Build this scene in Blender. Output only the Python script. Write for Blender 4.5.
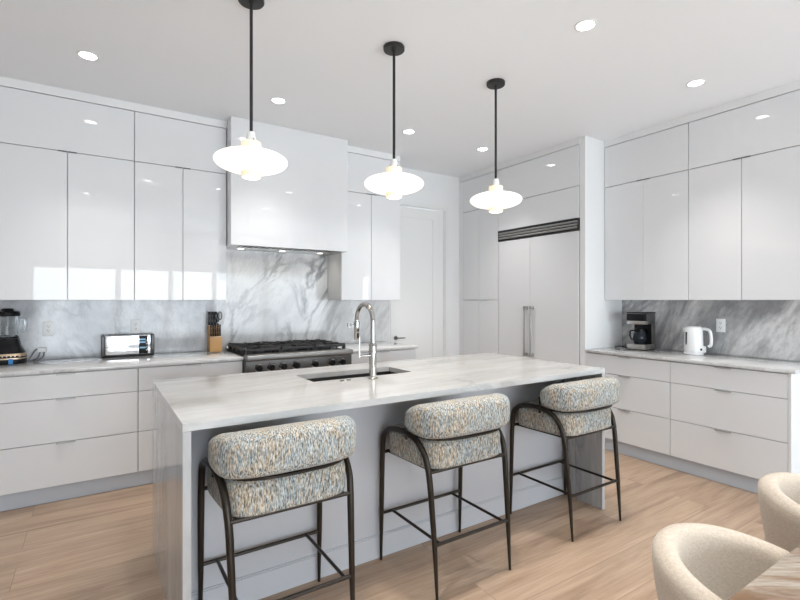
import bpy, bmesh, math, random
from mathutils import Vector, Matrix
random.seed(4)
R = math.radians
for o in list(bpy.data.objects): bpy.data.objects.remove(o)
SC = bpy.context.scene
COL = SC.collection

# ---------------------------------------------------------------- camera
cd = bpy.data.cameras.new('camera'); cam = bpy.data.objects.new('camera', cd); COL.objects.link(cam)
cd.sensor_width = 36; cd.lens = 468.11 / 800 * 36; cd.clip_start = 0.02
cam.location = (0, 0, 1.3866); cam.rotation_euler = (R(90), 0, -0.5746)
cd.shift_y = 0.0002
SC.camera = cam
# ---------------------------------------------------------------- world, light, exposure
SKY = 6.6
DOWN = 70.0
w = bpy.data.worlds.new('world'); SC.world = w; w.use_nodes = True
bgn = w.node_tree.nodes['Background']
bgn.inputs[0].default_value = (0.83, 0.925, 1.0, 1); bgn.inputs[1].default_value = SKY
SC.view_settings.view_transform = 'Standard'; SC.view_settings.look = 'None'
SC.view_settings.exposure = 0.40; SC.view_settings.gamma = 1.0
SC.view_settings.use_curve_mapping = False

# ---------------------------------------------------------------- key planes (metres)
YW, YU, YB, YH = 4.659, 4.305, 3.965, 4.156      # back wall, upper fronts, base fronts, hood front
XW, XU, XB = 4.558, 4.236, 3.940                 # right wall, upper fronts, base fronts
ZC, ZCU, Z1, Z2, Z0 = 0.915, 0.891, 0.7125, 0.412, 0.1135
ZB, ZM, ZT, ZCE = 1.388, 2.499, 2.898, 2.968
YP0, YP1 = 2.8044, 2.8648                        # tall panel beside the fridge
WY = -3.2                                        # window wall behind the camera

# ---------------------------------------------------------------- node helpers
def newmat(name):
    m = bpy.data.materials.new(name); m.use_nodes = True
    nt = m.node_tree; b = nt.nodes['Principled BSDF']
    return m, nt, b
def pset(b, **k):
    al = dict(color='Base Color', rough='Roughness', metal='Metallic', coat='Coat Weight', coatr='Coat Roughness',
              spec='Specular IOR Level', ior='IOR', trans='Transmission Weight', em='Emission Color', es='Emission Strength',
              sheen='Sheen Weight', sub='Subsurface Weight')
    for n, v in k.items():
        if n in ('color', 'em') and len(v) == 3: v = (*v, 1)
        b.inputs[al[n]].default_value = v
def plain(name, color, rough=0.5, **k):
    m, nt, b = newmat(name)
    pset(b, color=color, rough=rough, **k)
    # very slight procedural variation in the gloss so that nothing reads as computer flat
    tc = nt.nodes.new('ShaderNodeTexCoord'); nz = nt.nodes.new('ShaderNodeTexNoise'); nz.inputs['Scale'].default_value = 6
    mr = nt.nodes.new('ShaderNodeMapRange'); mr.inputs[3].default_value = max(0, rough - .015); mr.inputs[4].default_value = rough + .015
    nt.links.new(tc.outputs['Object'], nz.inputs['Vector']); nt.links.new(nz.outputs[0], mr.inputs[0]); nt.links.new(mr.outputs[0], b.inputs['Roughness'])
    return m
def ramp(nt, src, stops):
    r = nt.nodes.new('ShaderNodeValToRGB'); nt.links.new(src, r.inputs[0])
    el = r.color_ramp.elements
    while len(el) < len(stops): el.new(0.5)
    for e, (p, c) in zip(el, stops):
        e.position = p; e.color = (*c, 1) if len(c) == 3 else c
    return r.outputs[0]
def mapping(nt, rot=(0, 0, 0), scale=(1, 1, 1), loc=(0, 0, 0)):
    tc = nt.nodes.new('ShaderNodeTexCoord')
    a = nt.nodes.new('ShaderNodeMapping'); a.inputs['Rotation'].default_value = rot
    a.inputs['Location'].default_value = loc
    nt.links.new(tc.outputs['Object'], a.inputs[0])
    b = nt.nodes.new('ShaderNodeMapping'); b.inputs['Scale'].default_value = scale
    nt.links.new(a.outputs[0], b.inputs[0])
    return b.outputs[0]
def noise(nt, vec, scale, detail=4, rough=.55, dist=0):
    n = nt.nodes.new('ShaderNodeTexNoise'); n.inputs['Scale'].default_value = scale
    n.inputs['Detail'].default_value = detail; n.inputs['Roughness'].default_value = rough; n.inputs['Distortion'].default_value = dist
    nt.links.new(vec, n.inputs['Vector']); return n.outputs[0]
def mix(nt, fac, a, b, mode='MIX'):
    n = nt.nodes.new('ShaderNodeMix'); n.data_type = 'RGBA'; n.blend_type = mode
    for i, v in ((0, fac), (6, a), (7, b)):
        if isinstance(v, (int, float)): n.inputs[i].default_value = v
        elif isinstance(v, tuple): n.inputs[i].default_value = (*v, 1) if len(v) == 3 else v
        else: nt.links.new(v, n.inputs[i])
    return n.outputs[2]
def marble(name, base, cloud, vein, rot, stretch, s1=1.6, s2=1.3, cl=(.42, .70), vw=.045, va=.8, rough=.08, loc=(0, 0, 0), fine=.25, vm=(.42, .62)):
    """polished stone: soft clouds drawn out along one direction, thin dark veins, fine grain"""
    m, nt, b = newmat(name)
    v = mapping(nt, rot, stretch, loc)
    c1 = noise(nt, v, s1, 8, .62, .6)
    f1 = ramp(nt, c1, [(cl[0], (0, 0, 0)), (cl[1], (1, 1, 1))])
    col = mix(nt, f1, base, cloud)
    c2 = noise(nt, v, s2, 6, .6, 1.1)
    f2 = ramp(nt, c2, [(.5 - vw, (0, 0, 0)), (.5, (va, va, va)), (.5 + vw, (0, 0, 0))])
    c3 = noise(nt, v, s1 * .55, 3, .5)
    f3 = ramp(nt, c3, [(vm[0], (0, 0, 0)), (vm[1], (1, 1, 1))])
    col = mix(nt, mix(nt, 1.0, f2, f3, 'MULTIPLY'), col, vein)
    c4 = noise(nt, v, s1 * 9, 6, .7)
    f4 = ramp(nt, c4, [(.45, (0, 0, 0)), (.75, (fine, fine, fine))])
    col = mix(nt, f4, col, vein)
    nt.links.new(col, b.inputs['Base Color']); pset(b, rough=rough)
    return m

# ---------------------------------------------------------------- materials
M = {}
M['gloss'] = plain('white gloss lacquer', (.77, .775, .785), .012, spec=.5)
M['islandp'] = plain('pale grey island lacquer', (.55, .565, .60), .03, spec=.5)
M['carcass'] = plain('white cabinet carcass', (.55, .55, .55), .5)
M['toe'] = plain('grey toe kick laminate', (.52, .55, .60), .35)
M['wall'] = plain('white wall paint', (.82, .82, .82), .55)
M['ceil'] = plain('white ceiling paint', (.91, .925, .945), .7)
M['doorp'] = plain('white door paint', (.80, .80, .79), .4)
M['steel'] = plain('brushed steel', (.52, .50, .48), .28, metal=1)
M['dsteel'] = plain('dark brushed steel', (.25, .245, .24), .32, metal=1)
M['panelsteel'] = plain('gunmetal panel steel', (.13, .125, .12), .38, metal=.9)
M['railsteel'] = plain('satin rail steel', (.30, .295, .285), .42, metal=1)
M['nickel'] = plain('polished nickel', (.45, .435, .415), .10, metal=1)
M['alu'] = plain('satin aluminium', (.50, .50, .50), .5, metal=.7)
M['darkpull'] = plain('dark edge pull', (.16, .16, .16), .4, metal=.6)
M['iron'] = plain('black cast iron', (.018, .018, .018), .5)
M['black'] = plain('black plastic', (.008, .008, .009), .35, spec=.2)
M['blackm'] = plain('black powder coat', (.016, .015, .014), .42)
M['bronze'] = plain('dark bronze stool frame', (.030, .023, .017), .36, metal=.55)
M['whitep'] = plain('white plastic', (.84, .84, .84), .22)
M['outlet'] = plain('outlet plate plastic', (.90, .90, .90), .35)
M['slot'] = plain('dark slot', (.03, .03, .03), .6)
M['acryl'] = plain('white frosted socket', (.88, .87, .86), .25)
M['bamboo'] = plain('bamboo block', (.55, .30, .105), .45)
M['cordgrey'] = plain('grey cord rubber', (.20, .20, .21), .4)
M['cap'] = plain('dark grey cap', (.085, .083, .08), .3, metal=.5)
M['blue'] = plain('blue sticker', (.03, .22, .55), .35)
M['gold'] = plain('bronze trim', (.55, .42, .30), .3, metal=.8)
M['sinkm'] = plain('dark sink steel', (.055, .053, .05), .45, metal=.5)
M['grille'] = plain('dark grille metal', (.05, .046, .043), .4, metal=.5)
m, nt, b = newmat('clear glass'); pset(b, color=(.93, .95, .96), rough=.02, trans=1, ior=1.3); M['glass'] = m
m, nt, b = newmat('smoked glass'); pset(b, color=(.035, .045, .055), rough=.03, trans=.5, ior=1.3); M['smoke'] = m
def thin_glass():
    m, nt, b = newmat('window glass')
    nt.nodes.remove(b)
    t = nt.nodes.new('ShaderNodeBsdfTransparent'); g = nt.nodes.new('ShaderNodeBsdfGlossy'); g.inputs['Roughness'].default_value = .02
    x = nt.nodes.new('ShaderNodeMixShader'); x.inputs[0].default_value = .06
    nt.links.new(t.outputs[0], x.inputs[1]); nt.links.new(g.outputs[0], x.inputs[2])
    nt.links.new(x.outputs[0], nt.nodes['Material Output'].inputs[0]); return m
M['pane'] = thin_glass()
def emit(name, color, s, base=(.9, .9, .9)):
    m, nt, b = newmat(name); pset(b, color=base, rough=.3, em=color, es=s); return m
M['lens'] = emit('downlight lens', (1, .95, .88), 14)
M['hoodlens'] = emit('hood lamp lens', (1, .92, .78), 3.5)
M['opal'] = emit('opal glass shade', (1, .93, .82), .62)
M['collar'] = emit('warm collar glass', (1, .78, .5), .30, (.85, .74, .58))
M['bulbdisc'] = emit('lamp diffuser', (1, .95, .85), 2)

def floor_mat():
    m, nt, b = newmat('light oak planks')
    v = mapping(nt, (0, 0, 0), (1, 1, 1), (.35, .11, 0))
    br = nt.nodes.new('ShaderNodeTexBrick'); nt.links.new(v, br.inputs['Vector'])
    br.offset = .37; br.inputs['Scale'].default_value = 1; br.inputs['Brick Width'].default_value = 1.9; br.inputs['Row Height'].default_value = .23
    br.inputs['Mortar Size'].default_value = .0016; br.inputs['Mortar Smooth'].default_value = .3
    br.inputs['Color1'].default_value = (.1, .1, .1, 1); br.inputs['Color2'].default_value = (.9, .9, .9, 1); br.inputs['Mortar'].default_value = (.5, .5, .5, 1)
    # shift grain per plank
    sep = nt.nodes.new('ShaderNodeVectorMath'); sep.operation = 'MULTIPLY_ADD'
    nt.links.new(br.outputs['Color'], sep.inputs[0]); sep.inputs[1].default_value = (7, 3, 5); nt.links.new(v, sep.inputs[2])
    mp = nt.nodes.new('ShaderNodeMapping'); mp.inputs['Scale'].default_value = (.55, 5, 1); nt.links.new(sep.outputs[0], mp.inputs[0])
    g1 = noise(nt, mp.outputs[0], 1.6, 8, .62, .9)
    mp2 = nt.nodes.new('ShaderNodeMapping'); mp2.inputs['Scale'].default_value = (1.5, 40, 1); nt.links.new(sep.outputs[0], mp2.inputs[0])
    g2 = noise(nt, mp2.outputs[0], 2.0, 5, .6, .2)
    c = ramp(nt, g1, [(.25, (.235, .158, .108)), (.45, (.43, .305, .215)), (.62, (.505, .370, .268)), (.82, (.58, .45, .345))])
    gd = ramp(nt, g2, [(.3, (.80, .78, .76)), (.62, (1, 1, 1))])
    c = mix(nt, 1.0, c, gd, 'MULTIPLY')
    tone = ramp(nt, br.outputs['Color'], [(0, (.96, .96, .96)), (1, (1.03, 1.02, 1.01))])
    c = mix(nt, 1.0, c, tone, 'MULTIPLY')
    c = mix(nt, br.outputs['Fac'], c, (.25, .17, .115))
    nt.links.new(c, b.inputs['Base Color']); pset(b, rough=.36, spec=.4)
    bp = nt.nodes.new('ShaderNodeBump'); bp.inputs['Strength'].default_value = .08; bp.inputs['Distance'].default_value = .01
    nt.links.new(g2, bp.inputs['Height']); nt.links.new(bp.outputs[0], b.inputs['Normal'])
    return m
M['floor'] = floor_mat()
# stones
M['stone_left'] = marble('grey streaked marble', (.70, .71, .725), (.47, .485, .51), (.28, .29, .32), (0, R(6), 0), (1.1, 1, .62), s1=2.6, s2=1.6, cl=(.42, .64), vw=.04, va=.6, fine=.4)
M['stone_range'] = marble('white marble with steep veins', (.73, .73, .73), (.52, .525, .54), (.17, .175, .19), (0, R(-25), 0), (1.5, 1, .55), s1=2.2, s2=1.5, cl=(.50, .74), vw=.055, va=.88, loc=(1.35, 0, .6), fine=.25, vm=(.40, .64))
M['stone_right'] = marble('grey marble with slanted veins', (.78, .77, .765), (.33, .33, .335), (.14, .14, .15), (R(-28), 0, 0), (1, 1.35, .55), s1=2.1, s2=1.6, cl=(.42, .60), vw=.05, va=.6, loc=(0, .4, .1), fine=.5)
M['stone_top'] = marble('polished pale marble', (.555, .555, .55), (.43, .425, .415), (.28, .27, .26), (0, 0, R(-7)), (.45, 2.6, 1), s1=1.6, s2=1.2, cl=(.46, .78), vw=.03, va=.5, rough=.05, fine=.18)
M['stone_side'] = marble('grey streaked waterfall marble', (.56, .555, .55), (.38, .385, .395), (.22, .22, .235), (R(3), 0, 0), (1, 3.2, .35), s1=1.9, s2=1.6, cl=(.34, .70), vw=.03, va=.6, rough=.10)
M['stone_counter'] = marble('pale grey counter marble', (.72, .715, .71), (.52, .515, .51), (.33, .32, .32), (0, 0, R(20)), (.8, 2.0, 1), s1=2.2, s2=1.7, cl=(.40, .72), vw=.03, va=.55, rough=.05)
M['stone_table'] = marble('brown banded stone', (.42, .37, .31), (.22, .13, .072), (.14, .08, .045), (0, 0, R(34)), (.8, 6.5, 1), s1=2.2, s2=1.5, cl=(.44, .56), vw=.05, va=.9, rough=.22, fine=.5)
def fabric(name, stops, sc, rough=.95, bump=.5):
    m, nt, b = newmat(name)
    v = mapping(nt, (0, 0, 0), sc)
    n1 = noise(nt, v, 1.0, 3, .6, .3)
    n2 = noise(nt, v, 3.1, 2, .5)
    n = nt.nodes.new('ShaderNodeMath'); n.operation = 'MULTIPLY_ADD'; nt.links.new(n2, n.inputs[0]); n.inputs[1].default_value = .45
    h = nt.nodes.new('ShaderNodeMath'); h.operation = 'MULTIPLY'; nt.links.new(n1, h.inputs[0]); h.inputs[1].default_value = .55
    nt.links.new(h.outputs[0], n.inputs[2])
    c = ramp(nt, n.outputs[0], stops)
    nt.links.new(c, b.inputs['Base Color']); pset(b, rough=rough, spec=.15, sheen=.15)
    bp = nt.nodes.new('ShaderNodeBump'); bp.inputs['Strength'].default_value = bump; bp.inputs['Distance'].default_value = .004
    nt.links.new(n.outputs[0], bp.inputs['Height']); nt.links.new(bp.outputs[0], b.inputs['Normal'])
    return m
def tweed():
    m, nt, b = newmat('multicolour boucle tweed')
    n1 = noise(nt, mapping(nt, (0, 0, 0), (230, 230, 55)), 1.0, 2, .6, .3)
    n2 = noise(nt, mapping(nt, (0, 0, 0), (130, 130, 20), (3, 1, 2)), 1.0, 2, .5, .2)
    n3 = noise(nt, mapping(nt, (0, 0, 0), (9, 9, 5), (1, 5, 2)), 1.0, 2, .5)
    val = ramp(nt, n1, [(.34, (.17, .17, .17)), (.46, (.52, .52, .52)), (.56, (.80, .80, .80)), (.68, (1.15, 1.15, 1.15))])
    h = nt.nodes.new('ShaderNodeMath'); h.operation = 'MULTIPLY_ADD'; nt.links.new(n3, h.inputs[0]); h.inputs[1].default_value = .5; nt.links.new(n2, h.inputs[2])
    tint = ramp(nt, h.outputs[0], [(.60, (.44, .50, .52)), (.70, (.53, .56, .55)), (.79, (.62, .58, .50)), (.90, (.58, .48, .36))])
    c = mix(nt, 1.0, tint, val, 'MULTIPLY')
    nt.links.new(c, b.inputs['Base Color']); pset(b, rough=.95, spec=.12, sheen=.1)
    bp = nt.nodes.new('ShaderNodeBump'); bp.inputs['Strength'].default_value = .5; bp.inputs['Distance'].default_value = .004
    nt.links.new(n1, bp.inputs['Height']); nt.links.new(bp.outputs[0], b.inputs['Normal'])
    return m
M['tweed'] = tweed()
M['cream'] = fabric('cream woven upholstery', [(.3, (.44, .37, .295)), (.5, (.55, .475, .39)), (.7, (.64, .57, .485))], (130, 130, 260), bump=.25)

# ---------------------------------------------------------------- mesh helpers
ORG = {}
def rootof(o):
    while o.parent: o = o.parent
    return o
def obj(name, bm, m, parent=None, smooth=True, local=False, angle=35):
    """link a bmesh given in world coordinates (or local ones) as one mesh object"""
    me = bpy.data.meshes.new(name)
    if parent and not local:
        mw = ORG.get(rootof(parent).name)
        if mw is not None: bmesh.ops.transform(bm, matrix=mw.inverted(), verts=bm.verts)
    bmesh.ops.recalc_face_normals(bm, faces=bm.faces)
    bm.to_mesh(me); bm.free()
    if smooth:
        for p in me.polygons: p.use_smooth = True
        me.set_sharp_from_angle(angle=R(angle))
    me.materials.append(m)
    o = bpy.data.objects.new(name, me); COL.objects.link(o)
    if parent: o.parent = parent
    return o
def thing(name, label, cat, loc=(0, 0, 0), rotz=0, group=None):
    o = bpy.data.objects.new(name, None); COL.objects.link(o); o.empty_display_size = .05
    o.location = loc; o.rotation_euler = (0, 0, rotz)
    o['label'] = label; o['category'] = cat
    if group: o['group'] = group
    ORG[o.name] = Matrix.Translation(loc) @ Matrix.Rotation(rotz, 4, 'Z')
    return o
def tag(o, label, cat, group=None, kind=None):
    o['label'] = label; o['category'] = cat
    if group: o['group'] = group
    if kind: o['kind'] = kind
    return o
def struct(name, bm, m, parent=None, smooth=True):
    o = obj(name, bm, m, parent, smooth)
    if not parent: o['kind'] = 'structure'
    return o
def dup(root, loc, rotz=None, **props):
    r = root.copy(); COL.objects.link(r); r.location = loc
    if rotz is not None: r.rotation_euler = (0, 0, rotz)
    for k, v in props.items(): r[k] = v
    for ch in list(root.children):
        c = ch.copy(); COL.objects.link(c); c.parent = r
        for g in ch.children:
            d = g.copy(); COL.objects.link(d); d.parent = c
    return r
def box(bm, x0, x1, y0, y1, z0, z1, bev=0, seg=2, mat=None):
    r = bmesh.ops.create_cube(bm, size=1)
    vs = r['verts']
    bmesh.ops.transform(bm, matrix=Matrix.Translation(((x0 + x1) / 2, (y0 + y1) / 2, (z0 + z1) / 2)) @ Matrix.Diagonal((x1 - x0, y1 - y0, z1 - z0, 1)), verts=vs)
    if bev:
        es = list({e for v in vs for e in v.link_edges})
        r2 = bmesh.ops.bevel(bm, geom=es, offset=bev, segments=seg, profile=.5, affect='EDGES')
        vs = list({v for f in r2['faces'] for v in f.verts} | {v for v in vs if v.is_valid})
    if mat is not None: bmesh.ops.transform(bm, matrix=mat, verts=vs)
    return bm
def B(*a, bev=0, seg=2, mat=None):
    return box(bmesh.new(), *a, bev=bev, seg=seg, mat=mat)
def tube(bm, pts, rad, n=12, cap=True):
    pts = [Vector(p) for p in pts]
    if not isinstance(rad, (list, tuple)): rad = [rad] * len(pts)
    rings = []; up = None
    for i, p in enumerate(pts):
        a = pts[max(i - 1, 0)]; c = pts[min(i + 1, len(pts) - 1)]
        t = (c - a).normalized()
        if up is None:
            up = Vector((0, 0, 1)) if abs(t.z) < .9 else Vector((1, 0, 0))
        s = t.cross(up).normalized(); up = s.cross(t).normalized()
        rings.append([bm.verts.new(p + rad[i] * (math.cos(2 * math.pi * k / n) * s + math.sin(2 * math.pi * k / n) * up)) for k in range(n)])
    for a, b_ in zip(rings, rings[1:]):
        for k in range(n):
            bm.faces.new((a[k], a[(k + 1) % n], b_[(k + 1) % n], b_[k]))
    if cap:
        bm.faces.new(list(reversed(rings[0]))); bm.faces.new(rings[-1])
    return bm
def T(pts, rad, n=12, cap=True): return tube(bmesh.new(), pts, rad, n, cap)
def lathe(bm, prof, c=(0, 0, 0), n=40, mat=None):
    """spin (r, z) points about the vertical axis through c"""
    vs0 = len(bm.verts); rings = []
    new = []
    for r, z in prof:
        if r < 1e-6:
            v = bm.verts.new((c[0], c[1], c[2] + z)); rings.append([v]); new.append(v)
        else:
            ring = [bm.verts.new((c[0] + r * math.cos(2 * math.pi * k / n), c[1] + r * math.sin(2 * math.pi * k / n), c[2] + z)) for k in range(n)]
            rings.append(ring); new += ring
    for a, b_ in zip(rings, rings[1:]):
        for k in range(n):
            k2 = (k + 1) % n
            if len(a) == 1 and len(b_) == 1: continue
            if len(a) == 1: bm.faces.new((a[0], b_[k2], b_[k]))
            elif len(b_) == 1: bm.faces.new((a[k], a[k2], b_[0]))
            else: bm.faces.new((a[k], a[k2], b_[k2], b_[k]))
    if mat is not None: bmesh.ops.transform(bm, matrix=mat, verts=new)
    return bm
def L(prof, c=(0, 0, 0), n=40, mat=None): return lathe(bmesh.new(), prof, c, n, mat)
def disc_prof(r, z0, z1, e=.002): return [(0, z0), (r - e, z0), (r, z0 + e), (r, z1 - e), (r - e, z1), (0, z1)]
def spline(pts, k=8):
    """Catmull-Rom through pts"""
    P = [Vector(p) for p in pts]; P = [P[0] * 2 - P[1]] + P + [P[-1] * 2 - P[-2]]
    out = []
    for i in range(1, len(P) - 2):
        a, b_, c, d = P[i - 1:i + 3]
        for j in range(k):
            t = j / k
            out.append(.5 * ((2 * b_) + (c - a) * t + (2 * a - 5 * b_ + 4 * c - d) * t * t + (3 * b_ - a - 3 * c + d) * t ** 3))
    out.append(P[-2]); return out
def wall_grid(bm, axis, u0, u1, z0, z1, d0, d1, holes):
    """wall slab with rectangular holes; axis 'x': u is X and d is Y, axis 'y': u is Y and d is X"""
    us = sorted({u0, u1, *[h[0] for h in holes], *[h[1] for h in holes]}); zs = sorted({z0, z1, *[h[2] for h in holes], *[h[3] for h in holes]})
    for a, b_ in zip(us, us[1:]):
        for c, d in zip(zs, zs[1:]):
            if any(h[0] <= (a + b_) / 2 <= h[1] and h[2] <= (c + d) / 2 <= h[3] for h in holes): continue
            if axis == 'x': box(bm, a, b_, d0, d1, c, d)
            else: box(bm, d0, d1, a, b_, c, d)
    bmesh.ops.remove_doubles(bm, verts=bm.verts, dist=1e-5)
    return bm

# ================================================================ THE ROOM
XL, XR = -3.3, 7.5
struct('floor', B(XL - .1, XR + .1, WY - .1, YW + .12, -.1, 0), M['floor'], smooth=False)
struct('ceiling', B(XL - .1, XR + .1, WY - .1, YW + .12, ZCE, ZCE + .1), M['ceil'], smooth=False)
DX0, DX1, DZ = 2.895, 3.678, 2.505
struct('wall_back', wall_grid(bmesh.new(), 'x', XL, XR, 0, ZCE, YW, YW + .12, [(DX0 - .012, DX1 + .012, 0, DZ + .012)]), M['wall'], smooth=False)
struct('wall_left', B(XL - .1, XL, WY, YW, 0, ZCE), M['wall'], smooth=False)
struct('wall_far_right', B(XR, XR + .1, WY, YW, 0, ZCE), M['wall'], smooth=False)
struct('wall_right', B(XW, XW + .12, 1.0, YW - .001, 0, ZCE), M['wall'], smooth=False)
WIN = [(-1.096, .36), (.41, 1.40), (1.44, 2.34), (2.385, 3.75), (3.80, 5.60), (6.37, 6.62)]
struct('wall_front', wall_grid(bmesh.new(), 'x', XL, XR, 0, ZCE, WY - .1, WY, [(a, b_, .06, 2.08) for a, b_ in WIN]), M['wall'], smooth=False)
for i, (a, b_) in enumerate(WIN):
    bm = bmesh.new()
    for q in ((a, a + .03, .06, 2.08), (b_ - .03, b_, .06, 2.08), (a + .03, b_ - .03, .06, .09), (a + .03, b_ - .03, 2.05, 2.08)):
        box(bm, q[0], q[1], WY - .075, WY - .025, q[2], q[3])
    wf = struct('window_%d' % (i + 1), bm, M['doorp'], smooth=False)
    obj('pane', B(a + .03, b_ - .03, WY - .053, WY - .047, .09, 2.05), M['pane'], wf, smooth=False)
    ld = bpy.data.lights.new('daylight_portal', 'AREA'); ld.shape = 'RECTANGLE'; ld.size = b_ - a; ld.size_y = 2.02
    ld.cycles.is_portal = True
    lo = bpy.data.objects.new('daylight_portal', ld); COL.objects.link(lo)
    lo.location = ((a + b_) / 2, WY - .095, 1.07); lo.rotation_euler = (R(90), 0, 0)
# the interior door in the back wall
dr = struct('door_1', wall_grid(bmesh.new(), 'x', DX0, DX1, .006, DZ, YW + .012, YW + .03, [(DX0 + .13, DX1 - .165, .25, 2.385)]), M['doorp'])
obj('door_panel', B(DX0 + .13, DX1 - .165, YW + .019, YW + .045, .25, 2.385), M['doorp'], dr, smooth=False)
bm = bmesh.new(); hx, hz = 2.962, .94
lathe(bm, disc_prof(.026, 0, .008), n=24, mat=Matrix.Translation((hx, YW + .012, hz)) @ Matrix.Rotation(R(90), 4, 'X'))
tube(bm, [(hx, YW + .01, hz), (hx, YW - .04, hz)], .009); tube(bm, [(hx - .008, YW - .04, hz), (hx + .10, YW - .042, hz)], [.009, .007])
obj('door_handle', bm, M['dsteel'], dr)
bm = bmesh.new()
t_ = .012
box(bm, DX0 - t_, DX0 - .003, YW - .004, YW + .09, 0, DZ + t_); box(bm, DX1 + .003, DX1 + t_, YW - .004, YW + .09, 0, DZ + t_)
box(bm, DX0 - .003, DX1 + .003, YW - .004, YW + .09, DZ + .003, DZ + t_)
fr = struct('trim_1', bm, M['doorp'], smooth=False)
bm = bmesh.new()
box(bm, DX1 + .016, DX1 + .062, YW - .012, YW - .0005, 0, DZ + .064); box(bm, DX0 - .012, DX1 + .016, YW - .012, YW - .0005, DZ + .016, DZ + .064)
# (flat casing, so slim that it is only seen as two fine shadow lines)
struct('trim_2', bm, M['doorp'], smooth=False)
# fillers between the cabinets and the ceiling, flush with the fronts
struct('trim_3', B(-.625, .9632, YU + .001, YW - .021, ZT + .0065, ZCE - .0005), M['wall'], smooth=False)
struct('trim_4', B(2.080, 2.794, YU + .001, YW - .021, ZT + .0065, ZCE - .0005), M['wall'], smooth=False)
struct('trim_5', B(XU + .001, XW - .021, 1.22, YP0 - .003, ZT + .0065, ZCE - .0005), M['wall'], smooth=False)
struct('trim_6', B(3.928, XW - .001, YP1 + .002, YW - .001, ZT + .0065, ZCE - .0005), M['wall'], smooth=False)
struct('trim_7', B(3.928, 3.95, 4.592, YW - .001, 0, ZT), M['wall'], smooth=False)

# ================================================================ KITCHEN FURNITURE
G = .0022     # half gap between fronts
TH = .02      # front thickness
def upper_cabinet(loc, rot, doors, depth, label, pull=True, gap=G):
    """local frame: width along +x, fronts at y=0 facing -y"""
    W = sum(doors)
    t = thing('wall_cabinet', label, 'cabinet', loc, rot, 'white gloss wall cabinets')
    ORG[t.name] = Matrix.Identity(4)
    obj('body', B(.001, W - .001, TH + .002, depth, ZB + .004, ZT), M['doorp'], t, smooth=False)
    x = 0
    for i, dw in enumerate(doors):
        d = obj('door', B(x + (gap if i else G), x + dw - (G if i else gap), 0, TH, ZB, ZM - G, bev=.0012, seg=1), M['gloss'], t)
        if pull:
            left = i % 2 == 0
            a, b_ = (x + dw - .058, x + dw - .004) if left else (x + .004, x + .058)
            obj('edge_pull', B(a, b_, -.012, TH, ZM - .0015, ZM + .0035), M['darkpull'], d, smooth=False)
        x += dw
    obj('lift_up_door', B(G, W - G, 0, TH, ZM + .004, ZT, bev=.0012, seg=1), M['gloss'], t)
    return t
upper_cabinet((-.622, YU, 0), 0, [.437, .437], YW - .021 - YU, 'white gloss wall cabinet above the blender and toaster, at the left end')
upper_cabinet((.2523, YU, 0), 0, [.356, .3529], YW - .021 - YU, 'white gloss wall cabinet between the toaster and the range hood')
upper_cabinet((2.080, YU, 0), 0, [.3484, .3656], YW - .021 - YU, 'narrow white gloss wall cabinet right of the range hood, next to the door')
upper_cabinet((XU, YP0 - .002, 0), R(-90), [.393, .3935], XW - .021 - XU, 'white gloss wall cabinet over the coffee maker, beside the fridge panel', gap=.0006)
upper_cabinet((XU, 2.0159, 0), R(-90), [.3931, .3931], XW - .021 - XU, 'white gloss wall cabinet over the kettle, at the right edge')

def base_cabinet(loc, rot, W, depth, label, end=False):
    t = thing('base_cabinet', label, 'cabinet', loc, rot, 'white drawer base cabinets')
    ORG[t.name] = Matrix.Identity(4)
    obj('body', B(.001, W - .001, TH + .002, depth, Z0 + .002, ZCU - .002), M['carcass'], t, smooth=False)
    obj('toe_kick', B(.0, W, .032, .05, 0.001, Z0), M['toe'], t, smooth=False)
    c = W / 2
    for z0, z1, w_ in ((Z0, Z2, .1), (Z2, Z1, .1), (Z1, ZCU - .003, .1)):
        top = z1 - G - (.004 if z1 > .8 else 0)
        d = obj('drawer_front', B(G, W - G, 0, TH, z0 + G, top, bev=.0012, seg=1), M['gloss'], t)
        bm = bmesh.new(); h = .055
        box(bm, c - h, c + h, -.013, TH, top + .0003, top + .0028)
        box(bm, c - h, c + h, -.0145, -.0125, top - .008, top + .0028)
        obj('edge_pull', bm, M['alu'], d, smooth=False)
    if end:
        obj('end_panel', B(W + .001, W + .019, 0, depth, .001, ZCU - .002, bev=.001, seg=1), M['gloss'], t)
    return t
base_cabinet((-.615, YB, 0), 0, .8706, YW - .022 - YB, 'white three drawer base cabinet under the toaster')
base_cabinet((.2562, YB, 0), 0, 1.014 - .2562, YW - .022 - YB, 'white drawer base cabinet left of the range, under the knife block')
base_cabinet((1.994, YB, 0), 0, 2.765 - 1.994, YW - .022 - YB, 'white base cabinet right of the range, behind the faucet')
base_cabinet((XB, YP0 - .002, 0), R(-90), .7862, XW - .022 - XB, 'white three drawer base cabinet under the coffee maker')
base_cabinet((XB, 2.0159, 0), R(-90), .7794, XW - .022 - XB, 'white three drawer base cabinet under the kettle with end panel', end=True)

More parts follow.
